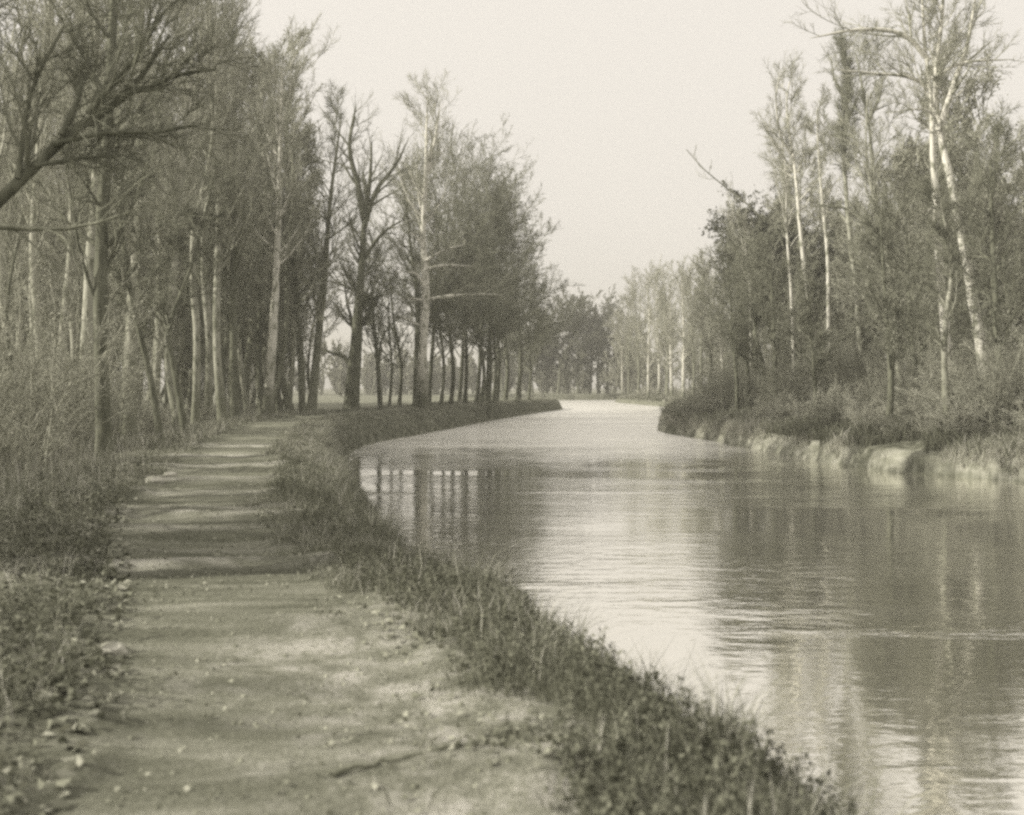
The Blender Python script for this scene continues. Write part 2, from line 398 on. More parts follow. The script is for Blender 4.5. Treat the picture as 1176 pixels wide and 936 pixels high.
# --- left wood, beside the towpath
feat('dark_tree', 'straight dark trunk nearest the towpath on the left, in front of a pale one', 25, [(120, 540), (119, 300), (124, 100), (128, -60), (120, -260)], .15, M_dark, M_twigd, 11, n1=26, t0=.22, len1=.22, n4=3, leaf=900, lf=M_leafd, lsize=.05)
feat('pale_tree', 'tall pale trunk right behind the straight dark one at far left', 33, [(106, 520), (101, 400), (108, 180), (110, 0), (120, -160)], .20, M_pale, M_twig, 12, n1=22, t0=.35, len1=.25)
feat('sycamore_tree', 'thick blotchy pale trunk between the dark trunk and the leaning one', 37, [(147, 515), (150, 350), (158, 200), (162, 30), (170, -120)], .24, M_pale, M_twig, 13, n1=22, t0=.35, len1=.28)
feat('sycamore_tree', 'crooked pale trunk leaning right over the bend of the towpath', 44, [(206, 485), (190, 400), (200, 300), (213, 170), (225, 20), (230, -60)], .17, M_pale, M_twig, 14, n1=22, t0=.35, len1=.28)
feat('slender_tree', 'slim dark curved stem in front of the crooked pale trunk', 30, [(186, 520), (170, 430), (152, 330), (140, 230), (150, 120)], .07, M_dark, M_twigd, 15, n1=14, t0=.35, len1=.25)
feat('slender_tree', 'slim dark stem forking low beside the crooked pale trunk', 36, [(214, 505), (200, 420), (196, 380), (220, 300), (240, 220)], .09, M_dark, M_twigd, 16, n1=14, t0=.35, len1=.28, extra=[([(197, 400), (180, 350), (172, 290)], .06)])
feat('pale_tree', 'pale trunk with dark neighbour close on its right, left of the birch-like one', 50, [(256, 488), (251, 400), (252, 300), (250, 180), (248, 20)], .19, M_pale, M_twig, 17, n1=22, t0=.35, len1=.3)
feat('dark_tree', 'dark trunk touching the right side of a pale one at the bend', 52, [(270, 487), (268, 350), (266, 200), (270, 60)], .2, M_dark, M_twigd, 18, n1=24, t0=.3, len1=.32, extra=[([(258, 330), (262, 290), (275, 240), (280, 200)], .1)])
feat('pale_tree', 'slim bright white trunk rising behind the end of the visible towpath', 58, [(306, 484), (312, 400), (316, 300), (322, 200), (325, 80)], .24, M_white, M_twig, 19, n1=22, t0=.4, len1=.32)
feat('dark_tree', 'dark forked trunk right of the bright white slim one, left stem', 64, [(347, 480), (345, 420), (340, 330), (332, 230), (330, 120)], .2, M_dark, M_twigd, 20, n1=22, t0=.3, len1=.36)
feat('dark_tree', 'stout dark trunk just left of the big leaning one with a pale lower stem', 66, [(357, 479), (362, 420), (372, 330), (380, 230), (392, 130)], .27, M_mid, M_twigd, 21, n1=24, t0=.3, len1=.34)
feat('leaning_tree', 'big dark trunk leaning slightly right with a broken top, beside the towpath', 76, [(403, 472), (407, 420), (413, 340), (416, 285), (418, 246)], .36, M_dark, M_twigd, 22, rt=.14, n1=18, t0=.35, len1=.42, a1=(.5, 1.2),
     extra=[([(405, 420), (392, 408), (368, 402)], .2), ([(413, 340), (402, 322), (390, 300)], .16), ([(418, 250), (412, 215), (402, 170), (410, 120)], .25), ([(418, 262), (432, 220), (455, 190), (470, 160)], .2), ([(416, 300), (440, 268), (470, 250)], .16), ([(418, 250), (425, 210), (428, 160)], .2), ([(411, 375), (421, 370), (426, 355)], .14)])
feat('slender_tree', 'small dark forked tree between the leaning trunk and the white sycamore', 79, [(437, 471), (435, 430), (432, 400), (427, 340), (424, 300)], .15, M_dark, M_twigd, 23, n1=14, t0=.3, len1=.45, extra=[([(434, 425), (440, 390), (455, 370)], .1)])
feat('sycamore_tree', 'tall white sycamore with stubby pale side limbs on the towpath bank', 80, [(487, 470), (485, 420), (488, 340), (486, 270), (489, 215), (490, 150), (491, 110)], .38, M_white, M_twig, 24, rt=.03, n1=20, t0=.55, len1=.3,
     extra=[([(487, 330), (478, 315), (464, 313)], .17), ([(487, 285), (478, 272), (470, 268)], .15), ([(488, 310), (510, 305), (545, 306)], .13), ([(488, 345), (515, 340), (560, 338), (580, 340)], .12), ([(488, 300), (510, 288), (535, 281)], .12), ([(487, 345), (470, 343), (460, 344)], .1), ([(488, 375), (478, 372), (458, 362)], .1), ([(489, 200), (500, 160), (505, 120)], .18)])
feat('dark_tree', 'narrow dark trunk half hidden left of the white sycamore', 86, [(478, 469), (479, 400), (478, 340), (470, 270), (466, 210)], .26, M_dark, M_twigd, 25, n1=20, t0=.25, len1=.4)

# --- small crowded trees along the towpath beyond the sycamore
ROW = [(447, 88, 330, .10), (464, 92, 300, .14), (499, 96, 215, .16), (519, 98, 205, .18), (528, 104, 225, .14), (541, 108, 222, .22), (550, 112, 245, .16), (562, 118, 262, .20),
       (577, 124, 275, .22), (584, 130, 290, .24), (592, 134, 305, .28), (600, 139, 330, .16), (556, 100, 235, .12), (508, 90, 250, .12), (534, 118, 240, .2), (572, 112, 270, .14)]
rl = ['thin dark tree in the bright gap right of the leaning trunk', 'thin dark tree close left of the white sycamore', 'slim dark tree just right of the white sycamore']
for i, (px, Y, top, r0) in enumerate(ROW):
    lb = rl[i] if i < 3 else ('outermost dark tree over the tip of the towpath bank, twigs reaching right' if i == 11 else 'leafy dark tree in the crowded row towards the tip of the towpath bank')
    ex = [([(600, 425), (612, 400), (630, 378), (652, 362)], .09), ([(600, 415), (618, 385), (640, 368), (660, 350)], .08)] if i == 11 else ()
    px += 7 * math.sin(i * 5.3); ln_ = 9 * math.sin(i * 3.7 + 1); Y += 4 * math.sin(i * 2.9)
    feat('towpath_tree', lb, Y, [(px, 462), (px + 3, 420), (px + (i % 3 - 1) * 4 + ln_ * .6, (455 + top) / 2 - 10), (px + (i % 5 - 2) * 4 + ln_, top)], r0, M_dark, M_twigd, 40 + i, extra=ex, lf=M_leafd,
         n1=20 if i > 1 else 12, t0=.2, len1=.46, a1=(.5, 1.25), up1=.05, shrink=.3, n2=7, n3=6, n4=3, leaf=(9000 if 4 < i < 14 else 4200) if i > 2 else 200, lsize=.13, tip=.007, group='crowded trees on the towpath bank' if i > 2 and i != 11 else None)
feat('pale_tree', 'short pale trunk among the dark ones near the tip of the bank', 122, [(570, 462), (571, 420), (572, 385), (570, 340)], .24, M_white, M_twig, 60, n1=12, t0=.5, len1=.4)
feat('pale_tree', 'second short pale trunk in the crowded row, left of the other', 104, [(535, 464), (535, 420), (533, 380), (532, 330)], .15, M_white, M_twig, 61, n1=12, t0=.5, len1=.4)

# --- trees round the far bend
FAR = [(612, 258, 385, .3), (628, 262, 372, .35), (641, 256, 366, .4), (652, 262, 360, .4), (664, 258, 358, .45), (677, 264, 360, .45), (688, 262, 364, .4), (698, 270, 372, .35), (595, 262, 360, .3), (578, 266, 350, .35)]
for i, (px, Y, top, r0) in enumerate(FAR):
    lb = 'tallest round crowned tree across the far bend' if i == 4 else 'round leafy tree in the group standing across the far bend'
    feat('far_tree', lb, Y, [(px, 452), (px - 2 + i % 3 * 2, 425), (px + i % 2 * 2, 400), (px, top + 6)], r0, M_dark, M_twigd, 70 + i, lf=M_leafd,
         n1=18, t0=.22, len1=.5, a1=(.5, 1.25), up1=.04, shrink=.2, n2=6, n3=5, n4=2, leaf=12000, lsize=.3, tip=.012, group='leafy trees across the far bend' if i != 4 else None)

# --- right bank, beyond
RF = [(715, 217, 378, .16, 'w'), (722, 215, 345, .2, 'g'), (733, 205, 330, .25, 'g'), (745, 190, 322, .22, 'w'), (757, 200, 318, .25, 'w'), (766, 185, 325, .22, 'g'), (772, 178, 330, .26, 'w'),
      (785, 160, 315, .26, 'w'), (796, 150, 318, .2, 'g'), (806, 140, 312, .2, 'g'), (829, 120, 330, .16, 'w'), (816, 128, 318, .25, 'g')]
for i, (px, Y, top, r0, k) in enumerate(RF):
    lb = {0: 'lone thin pale trunk at the water where the canal disappears', 7: 'white forked trunk at the right end of the distant pale ones', 10: 'short white stem against the dark brush left of the domed crown'}.get(i,
         'distant slim pale trunk on the right bank beyond the clay bluff' if k == 'w' else 'distant grey tree with a twiggy crown on the right bank')
    g_ = None if i in (0, 7, 10) else ('distant pale trunks on the right bank' if k == 'w' else 'distant twiggy trees on the right bank')
    feat('distant_tree', lb, Y, [(px, 455), (px + i % 3 - 1, 420), (px - 2 + i % 2 * 2, 370), (px - 3, top)], r0, M_white if k == 'w' else M_mid, M_twig, 90 + i, lf=M_leafm,
         n1=22, t0=.25, len1=.36, a1=(.4, .9), n2=7, n3=6, n4=2, leaf=300 if k == 'w' else 3500, lsize=.13, tip=.009, group=g_)

# --- right bank, near
feat('domed_tree', 'dense tree with a dark domed crown above the right bank', 84, [(866, 475), (866, 400), (872, 330), (878, 275)], .3, M_mid, M_twigd, 110, lf=M_dome, n1=44, t0=.5, len1=.30, a1=(.3, 1.5), up1=.02, n2=8, n3=6, n4=2, leaf=26000, lsize=.2, droop=.04, shrink=.0)
feat('domed_tree', 'second dark leafy crown right of the domed one, behind white trunks', 92, [(915, 470), (917, 380), (922, 300), (930, 285)], .3, M_mid, M_twigd, 111, lf=M_dome, n1=44, t0=.5, len1=.30, a1=(.3, 1.5), up1=.02, n2=8, n3=6, n4=2, leaf=26000, lsize=.2, droop=.04, shrink=.0)
feat('leaning_pole_tree', 'bare thin dead stem slanting up left out of the domed crown', 80, [(935, 450), (903, 290), (872, 246), (835, 215), (808, 195), (788, 172)], .07, M_mid, M_twig, 112, n1=10, t0=.6, len1=.10, n2=3, n3=3, n4=0)
feat('sycamore_tree', 'thin white trunk in front of the domed crown, leftmost of the bright ones', 78, [(863, 470), (862, 380), (860, 310), (850, 270), (846, 250)], .12, M_white, M_twigp, 113, n1=12, t0=.6, len1=.3)
feat('sycamore_tree', 'thin white trunk just left of the white trunk with a wide forked top', 76, [(913, 470), (911, 360), (905, 265), (901, 200), (896, 150)], .13, M_white, M_twig, 114, n1=14, t0=.55, len1=.3)
feat('sycamore_tree', 'white trunk leaning left with a wide forked top against the sky', 66, [(944, 470), (936, 380), (922, 290), (913, 200), (909, 160), (904, 120), (906, 95)], .2, M_white, M_twig, 115, n1=14, t0=.6, len1=.25,
     extra=[([(911, 180), (896, 160), (888, 120), (891, 88)], .07), ([(913, 200), (885, 165), (874, 140)], .06), ([(935, 372), (915, 362), (900, 362)], .05)])
feat('sycamore_tree', 'straight white trunk between the leaning one and the broom topped one', 70, [(954, 470), (952, 380), (948, 296), (945, 242), (941, 180), (938, 125)], .18, M_white, M_twig, 116, n1=18, t0=.55, len1=.18)
feat('broom_tree', 'pale trunk topped by a dense upright broom of twigs', 64, [(990, 475), (986, 361), (980, 296), (974, 200), (971, 150), (972, 110), (968, 60)], .2, M_pale, M_twigd, 117, n1=30, t0=.62, len1=.2, a1=(.2, .6), up1=.25,
     extra=[([(978, 262), (968, 245), (955, 240)], .07), ([(972, 140), (985, 118), (998, 85)], .08), ([(973, 120), (962, 90), (960, 58)], .07)])
feat('arched_tree', 'grey trunk with a bright bare limb arching left', 60, [(1022, 470), (1020, 370), (1013, 296), (1007, 220), (998, 150), (990, 105), (984, 60)], .19, M_mid, M_twigd, 118, n1=20, t0=.5, len1=.24,
     extra=[([(1012, 285), (1000, 262), (978, 240), (945, 233)], .13), ([(997, 140), (1012, 110), (1018, 85)], .1)])
feat('twin_tree', 'left stem of the two tall white trunks meeting high up at far right', 48, [(1090, 500), (1088, 420), (1083, 320), (1074, 200), (1068, 120), (1063, 60), (1060, -40)], .2, M_white, M_twig, 119, n1=14, t0=.62, len1=.24,
     extra=[([(1067, 70), (1035, 42), (985, 38), (925, 50)], .12), ([(1068, 100), (1040, 90), (1000, 88), (960, 86)], .08), ([(1076, 236), (1060, 244), (1045, 246)], .06)])
feat('twin_tree', 'right stem of the two tall white trunks, slanting strongly to the left', 46, [(1137, 500), (1132, 430), (1124, 370), (1107, 296), (1094, 215), (1084, 150), (1076, 90), (1080, 20), (1084, -60)], .23, M_white, M_twig, 120, n1=16, t0=.6, len1=.24,
     extra=[([(1078, 150), (1095, 90), (1105, 50), (1110, 0)], .14), ([(1070, 90), (1100, 76), (1150, 76)], .08), ([(1080, 150), (1060, 130), (1015, 135)], .05)])
feat('slender_tree', 'pale foot of a slim tree rising from the brush at far right', 41, [(1090, 510), (1088, 440), (1084, 380), (1090, 300), (1080, 230)], .13, M_pale, M_twigd, 121, n1=18, t0=.3, len1=.3)
DK = [(847, 67, 300, .10, 'leftmost slim dark tree at the clay bank'), (858, 70, 280, .13, 'second slim dark tree at the clay bank, straight and close to a pair'), (876, 64, 300, .12, 'slim dark tree with a low left fork at the clay bank'),
      (893, 62, 290, .16, 'sturdier dark tree with a swollen stem at the clay bank'), (937, 56, 330, .10, 'lone slim dark tree right of the pair at the clay bank'),
      (1021, 47, 250, .13, 'slim dark tree rising from brush left of the tall white pair'), (1052, 52, 240, .12, 'slim dark tree hidden in brush just left of the white pair'), (1150, 44, 180, .2, 'dark tree at the right edge behind the white pair')]
for i, (px, Y, top, r0, lb) in enumerate(DK):
    feat('bank_tree', lb, Y, [(px, 470), (px + (i % 3 - 1) * 2, 430), (px - 6 + i % 2 * 3, 380), (px - 10, top)], r0, M_dark, M_twigd, 130 + i, lf=M_leafm, n1=20, t0=.25, len1=.38, leaf=1800, lsize=.08,
         extra=[([(874, 430), (862, 412), (852, 406)], .06)] if i == 2 else ())

# --- shared kinds of woodland tree, copied through the wood
def proto(seed, H, r0, bend=1.0, **kw):
    r = np.random.default_rng(seed); x = np.cumsum(r.normal(size=5) * .35 * bend); y = np.cumsum(r.normal(size=5) * .35 * bend)
    return grow(seed, [(0, 0, 0)] + [(x[i], y[i], H * (i + 1) / 5) for i in range(5)], r0, **kw)
G = {}
G['dark1'] = part_meshes(proto(201, 19, .15, n1=24, t0=.2, len1=.26, n2=6, n3=5, leaf=900, lsize=.07), M_dark, M_twig, M_leafm)
G['dark2'] = part_meshes(proto(202, 17, .13, 1.6, n1=22, t0=.2, len1=.28, n2=6, n3=5, leaf=900, lsize=.07), M_mid, M_twig, M_leafm)
G['pale1'] = part_meshes(proto(203, 22, .19, .6, n1=22, t0=.35, len1=.26, n2=6, n3=5), M_pale, M_twig)
G['pale2'] = part_meshes(proto(204, 21, .15, 1.2, n1=22, t0=.35, len1=.28, n2=6, n3=5), M_pale, M_twig)
G['leafy'] = part_meshes(proto(205, 15, .16, 1.0, n1=24, t0=.15, len1=.32, n2=6, n3=5, n4=2, leaf=7000, lsize=.13), M_dark, M_twigd, M_leafm)
G['sap'] = part_meshes(proto(206, 7, .05, 1.0, n1=16, t0=.15, len1=.34, n2=5, n3=4, n4=2, leaf=500, lsize=.06), M_dark, M_twig, M_leafm)
def copy_put(kind, key, x, y, label, group, rot, s, cat='tree'):
    return put(kind, G[key], x, y, gz(x, y) - .08, label, group, rot, s, cat)
rp = np.random.default_rng(99)
KIND = {'dark1': ('dark_tree', 'dark bare trunk in the left wood among many alike', 'dark trunks of the left wood'), 'dark2': ('grey_tree', 'thin wavering grey trunk in the left wood among many alike', 'grey trunks of the left wood'),
        'pale1': ('pale_tree', 'pale trunk standing deeper in the left wood', 'pale trunks deeper in the left wood'), 'pale2': ('pale_tree', 'pale trunk standing deeper in the left wood', 'pale trunks deeper in the left wood'),
        'leafy': ('leafy_tree', 'leafy understorey tree in the left wood', 'leafy trees of the left wood'), 'sap': ('sapling', 'young thin sapling at the edge of the left wood', 'saplings at the edge of the left wood')}
used = []
def spaced(x, y, d):
    for (a, b_) in used:
        if (a - x) ** 2 + (b_ - y) ** 2 < d * d: return False
    used.append((x, y)); return True
cnt = 0
while cnt < 88:
    Y = 26 + 84 * rp.random() ** .8; px = rp.uniform(-40, 400 if Y > 60 else 330)
    x = wx(px, Y); d = seg_dist(np.array([x]), np.array([Y]), WL)[0]
    if d < 7.5 or not spaced(x, Y, 1.6): continue
    if px > 340 and rp.random() < .6: cnt += 1; continue
    key = rp.choice(['dark1', 'dark2', 'pale1', 'pale2', 'leafy', 'sap'], p=[.22, .2, .14, .14, .14, .16])
    kd, lb, gr = KIND[key]
    copy_put(kd, key, x, Y, lb, gr, rp.uniform(0, 6.3), rp.uniform(.75, 1.15)); cnt += 1
for k in range(16):
    Y = 52 + 26 * (k / 15); px = [1105, 1165, 1040, 1130, 1185, 1075, 1150, 1015, 1110, 1170, 1060, 1140, 990, 1095, 1030, 1120][k]; x = wx(px, Y)
    copy_put('bare_tree', ('dark1', 'dark2', 'pale2')[k % 3] if k % 4 else 'dark2', x, Y, 'bare twiggy tree on the slope behind the tall white pair', 'bare trees behind the tall white pair', rp.uniform(0, 6.3), rp.uniform(.62, .82) + .003 * (Y - 52))
for k, (px, Y) in enumerate(((30, 30), (62, 36), (84, 44), (48, 50), (132, 46), (175, 50), (224, 48), (238, 56), (285, 60), (296, 66), (14, 40), (330, 72))):
    copy_put('pale_tree', 'pale1' if k % 2 else 'pale2', wx(px, Y), Y, 'slender pale trunk near the towpath edge of the left wood', 'slender pale trunks along the towpath edge', rp.uniform(0, 6.3), rp.uniform(.8, 1.0))
# trees just outside the picture on the left: one reaches a dark bough into it, the others throw their shade over the path
feat('overhanging_tree', 'dark tree at the left edge reaching one thick bough up across the corner', 9.5, [(-150, 640), (-140, 400), (-120, 200), (-110, 0), (-100, -300)], .2, M_dark, M_twigd, 150, n1=20, t0=.3, len1=.25, n2=7, n3=6, n4=3, tip=.0022,
     extra=[([(-130, 330), (-40, 262), (25, 200), (75, 150), (115, 122), (140, 100), (165, 62), (185, 30)], .058), ([(70, 155), (85, 105), (82, 65)], .018), ([(60, 165), (120, 150), (170, 147), (215, 136)], .012), ([(125, 112), (160, 100), (200, 80), (240, 70)], .012), ([(40, 190), (90, 178), (125, 172)], .01), ([(100, 130), (150, 60), (180, 0)], .014), ([(20, 205), (30, 100), (60, 20)], .014)])
for x, y, key, s in ((-13, 9.5, 'leafy', .9), (-17, 8, 'pale1', 1.0), (-22, 11, 'dark1', 1.1), (-26, 7, 'leafy', 1.1), (-12, 11.5, 'leafy', 1.0), (-8.5, 12.5, 'dark2', .9), (-19, 14, 'dark2', 1.1)):
    kd, lb, gr = KIND[key]; copy_put(kd, key, x, y, lb, gr, rp.uniform(0, 6), s)

# --- masses of wood too deep to count
def mass(name, label, spots, seeds, tw, lfm, bk, H=(14, 19), leaf=1500, lsize=.2, n=(16, 5, 4, 2), t0=.15, tip=.01):
    ps = []
    for sd in seeds:
        r = np.random.default_rng(sd); hh = r.uniform(*H); x = np.cumsum(r.normal(size=4) * .4); y = np.cumsum(r.normal(size=4) * .4)
        ps.append(grow(sd, [(0, 0, 0)] + [(x[i], y[i], hh * (i + 1) / 4) for i in range(4)], .17, n1=n[0], t0=t0, len1=.34, n2=n[1], n3=n[2], n4=n[3], leaf=leaf, lsize=lsize, tip=tip, sides=6))
    mb = MB(); zz = terrain(spots[:, 0], spots[:, 1])[0]
    r = np.random.default_rng(seeds[0] + 1)
    for i, (x, y) in enumerate(spots):
        p = ps[i % len(ps)]; a = r.uniform(0, 6.3); s = r.uniform(.75, 1.2); c_, s_ = math.cos(a), math.sin(a)
        Rm = np.array([[c_, s_, 0], [-s_, c_, 0], [0, 0, 1]]) * s
        for k, part in enumerate(p):
            if part is None: continue
            mb.add(np.vstack(part.V) @ Rm + [x, y, zz[i]], np.vstack(part.F), k)
    o = link(name, mb.mesh(name, [bk, tw, lfm])); tag(o, label, 'woodland', kind='stuff')
r = np.random.default_rng(5)
def scatter(n, f):
    out = []
    while len(out) < n:
        p = f()
        if p is not None: out.append(p)
    return np.array(out)
def fl():
    Y = r.uniform(62, 150); px = r.uniform(-60, 335); x = wx(px, Y)
    return (x, Y)
mass('deep_woodland', 'hazy mass of bare wood deep behind the trunks on the left', scatter(80, fl), (301, 302, 303, 304), M_twig, M_leafm, M_mid, H=(16, 21), leaf=3000, lsize=.13, n=(20, 6, 5, 3))
def fr():
    Y = r.uniform(52, 125); px = r.uniform(850, 1260) if Y > 75 else r.uniform(960, 1290); x = wx(px, Y)
    d = seg_dist(np.array([x]), np.array([Y]), WR)[0]
    return (x, Y) if d > 8 else None
mass('hillside_woodland', 'dense mass of brushy wood covering the slope on the right', scatter(75, fr), (311, 312, 313, 314), M_twig, M_leafm, M_mid, H=(11, 16), leaf=5500, lsize=.13, n=(20, 6, 5, 3), t0=.08)
def fr2():
    Y = r.uniform(150, 330); px = r.uniform(705, 900); x = wx(px, Y)
    d = seg_dist(np.array([x]), np.array([Y]), WR)[0]
    return (x, Y) if d > 4 else None
mass('far_bank_woodland', 'grey mass of wood behind the distant pale trunks on the right bank', scatter(40, fr2), (321, 322, 323), M_twig, M_leafm, M_mid, H=(12, 16), leaf=3000, lsize=.26, n=(14, 5, 4, 0), tip=.015)
def ff():
    Y = r.uniform(280, 340); px = r.uniform(200, 760); return (wx(px, Y), Y)
mass('horizon_woodland', 'low blurred line of far wood on the horizon', scatter(190, ff), (331, 332, 333), M_twig, M_leafm, M_mid, H=(7, 11), leaf=2200, lsize=.4, n=(14, 5, 4, 0), tip=.03, t0=.05)

# ------------------------------------------------------------------ shrubs of the right bank
def bush(seed, H, W, leaf, lsize=.07, stems=22):
    r = np.random.default_rng(seed); S = 7
    P = np.zeros((stems, S + 1, 3)); P[:, 0, :2] = r.normal(size=(stems, 2)) * W * .18
    az = r.uniform(0, 2 * PI, stems); d = np.stack([np.cos(az) * W / H * .55, np.sin(az) * W / H * .55, np.ones(stems)], 1); d /= np.linalg.norm(d, axis=1)[:, None]
    L = H * r.uniform(.6, 1.1, stems)
    for k in range(S):
        d = d + r.normal(size=(stems, 3)) * .12; d /= np.linalg.norm(d, axis=1)[:, None]; P[:, k + 1] = P[:, k] + d * (L / S)[:, None]
    R = .02 * (1 - np.linspace(0, 1, S + 1))[None] ** .8 * np.ones((stems, 1)) + .005
    st = MB(); V, F = tubes(P, R, 5); st.add(V, F)
    P2, R2 = child(P, R, 10, .15, 1, .4, 1.0, .4, 4, .16, .04, .6, .005, r); V, F = tubes(P2, R2, 3); st.add(V, F)
    P3, R3 = child(P2, R2, 7, .1, 1, .4, 1.0, .5, 3, .16, .02, .6, .004, r); V, F = tubes(P3, R3, 3); st.add(V, F)
    lf = MB(); k = r.integers(0, len(P3), leaf); s = r.integers(0, 4, leaf); V, F = leafs(P3[k, s] + r.normal(size=(leaf, 3)) * .05, np.full(leaf, lsize), r); lf.add(V, F)
    return st, lf
def bush_meshes(seed, H, W, leaf, tw, lfm, lsize=.07):
    a, l = bush(seed, H, W, leaf, lsize); return (a.mesh('stems', [tw]), l.mesh('foliage', [lfm]))
BS = {'grey': bush_meshes(401, 2.8, 2.8, 1500, M_twigp, M_leafm, .06), 'tall': bush_meshes(402, 5.0, 3.4, 2000, M_twig, M_leafm, .07), 'dark': bush_meshes(403, 2.4, 2.8, 3000, M_twig, M_leafd), 'pale': bush_meshes(404, 1.7, 2.2, 2600, M_twigp, M_leafl, .06)}
BL = {'grey': ('shrub', 'grey twiggy shrub in the brush along the right bank', 'grey shrubs along the right bank'), 'tall': ('tall_shrub', 'tall thin shrub standing behind the brush of the right bank', 'tall shrubs of the right bank'),
      'dark': ('dark_shrub', 'dark dense shrub hanging over the clay bank', 'dark shrubs over the clay bank'), 'pale': ('pale_shrub', 'pale feathery shrub above the clay bank on the right', 'pale shrubs above the clay bank')}
def put_bush(key, x, y, s, group=None, label=None):
    kd, lb, gr = BL[key]
    o = bpy.data.objects.new(kd, None); COL.objects.link(o); o.location = (x, y, gz(x, y) - .1); o.rotation_euler = (0, 0, rp.uniform(0, 6.3)); o.scale = (s * rp.uniform(.9, 1.2), s * rp.uniform(.9, 1.2), s)
    tag(o, label or lb, 'shrub', None if label else (group or gr))
    if group: o['group'] = group
    for nm, me in zip(('stems', 'foliage'), BS[key]): link(nm, me, o)
def along(P, ymin, ymax, dmin, dmax):
    m_ = [i for i in range(len(P) - 1) if ymin < P[i][1] < ymax]
    i = rp.choice(m_); t = rp.random(); p = P[i] * (1 - t) + P[i + 1] * t; v = P[i + 1] - P[i]; v /= np.linalg.norm(v)
    d = rp.uniform(dmin, dmax); return p[0] + v[1] * d, p[1] - v[0] * d
for k in range(230):
    far = k % 3 == 0
    x, y = along(WR, 30, 90 if not far else 230, 2.0, 10)
    key = rp.choice(['grey', 'tall', 'dark', 'pale'], p=[.42, .32, .08, .18]) if y < 120 else 'grey'
    if key == 'tall' and seg_dist(np.array([x]), np.array([y]), WR)[0] < 3.5: key = 'grey'
    dd = seg_dist(np.array([x]), np.array([y]), WR)[0]
    put_bush(key, x, y, rp.uniform(.6, 1.1) * (.55 + .45 * min(max((dd - 2) / 3.5, 0), 1)))
put_bush('grey', 11.6, 75.5, .7, label='twiggy shrub hanging over the water at the point of the right bank')
put_bush('pale', 12.6, 70, .8, label='low shrub beside the pale clay knob at the point')
for k in range(30):
    Y = rp.uniform(15, 46); d = rp.uniform(7.5, 13); i = int(np.argmin(np.abs(WL[:, 1] - Y)))
    put_bush('tall' if k % 2 else 'grey', WL[i, 0] - d, Y, rp.uniform(.6, 1.0), label='tangled brush filling the gaps between trunks of the left wood', group='tangled brush in the left wood')
for k in range(14):
    Y = rp.uniform(24, 60); d = rp.uniform(6.5, 10); i = int(np.argmin(np.abs(WL[:, 1] - Y)))
    put_bush('grey', WL[i, 0] - d, Y, rp.uniform(.35, .7), label='low twiggy bush at the foot of the left wood', group='low bushes at the foot of the left wood')

# ------------------------------------------------------------------ ground cover
def on_left(n, y0, y1, d0, d1, pw=1.0, seed=0):
    r = np.random.default_rng(seed); Y = y0 + (y1 - y0) * r.random(n) ** pw
    bx = np.interp(Y, WL[:150, 1], WL[:150, 0]) if y1 < 140 else None
    x = bx - r.uniform(d0, d1, n); z, ins, left, dl, dr, pm = terrain(x, Y)
    return x, Y, z, dl, pm, r
NEAR = 148
ib = WL[:, 1] < NEAR
WLx, WLy = WL[ib, 0], WL[ib, 1]
o_ = np.argsort(WLy); WLx, WLy = WLx[o_], WLy[o_]
def left_pts(n, y0, y1, d0, d1, pw, seed):
    r = np.random.default_rng(seed); Y = y0 + (y1 - y0) * r.random(n) ** pw
    x = np.interp(Y, WLy, WLx) - r.uniform(d0, d1, n) * 1.05
    z, ins, left, dl, dr, pm = terrain(x, Y); return x, Y, z, dl, pm, ins, r
def cover(name, label, parts, cat):
    mb = MB(); mats = []
    for V, F, m_ in parts:
        if m_ not in mats: mats.append(m_)
        mb.add(V, F, mats.index(m_))
    tag(link(name, mb.mesh(name, mats)), label, cat, kind='stuff')
parts = []
for (n, y0, y1, d0, d1, pw, h0, h1, w, seed, mt, thr) in (
        (90000, 2.0, 24, .0, 2.5, 1.7, .04, .17, .0035, 1, M_grass, .42), (26000, 2.0, 24, .0, 2.6, 1.7, .05, .24, .0035, 2, M_straw, .50),
        (60000, 2.5, 30, 3.9, 9.5, 1.5, .04, .18, .004, 3, M_grass, .40), (30000, 2.5, 30, 4.0, 9.5, 1.5, .06, .34, .004, 4, M_straw, .5),
        (50000, 22, 146, .0, 2.3, 1.6, .06, .22, .012, 5, M_grass, .3), (30000, 22, 146, .3, 2.3, 1.6, .06, .26, .011, 6, M_straw, .46),
        (40000, 28, 120, 4.2, 14, 1.4, .08, .4, .014, 7, M_grass, .35), (30000, 28, 120, 4.2, 14, 1.4, .08, .5, .013, 8, M_straw, .45)):
    x, Y, z, dl, pm, ins, r = left_pts(n, y0, y1, d0, d1, pw, seed)
    dens = fbm(x * .9, Y * .9, 71 + (0 if mt is M_grass else 5)); clump = fbm(x * 4, Y * 4, 77)
    k = (~ins) & (z > -1.47) & (dens + .35 * (clump - .5) > thr + (r.random(n) - .5) * .15) & (r.random(n) > pm * .97)
    p = np.stack([x, Y, z], 1)[k]; nn = len(p)
    hh = r.uniform(h0, h1, nn) * (.35 + 1.9 * clump[k] ** 2.2); V, F = blades(p, hh, np.full(nn, w * .75), r, .85); parts.append((V, F, mt))
cover('bank_grass', 'short mixed green and dry grass covering the verges and the canal bank', parts, 'grass')
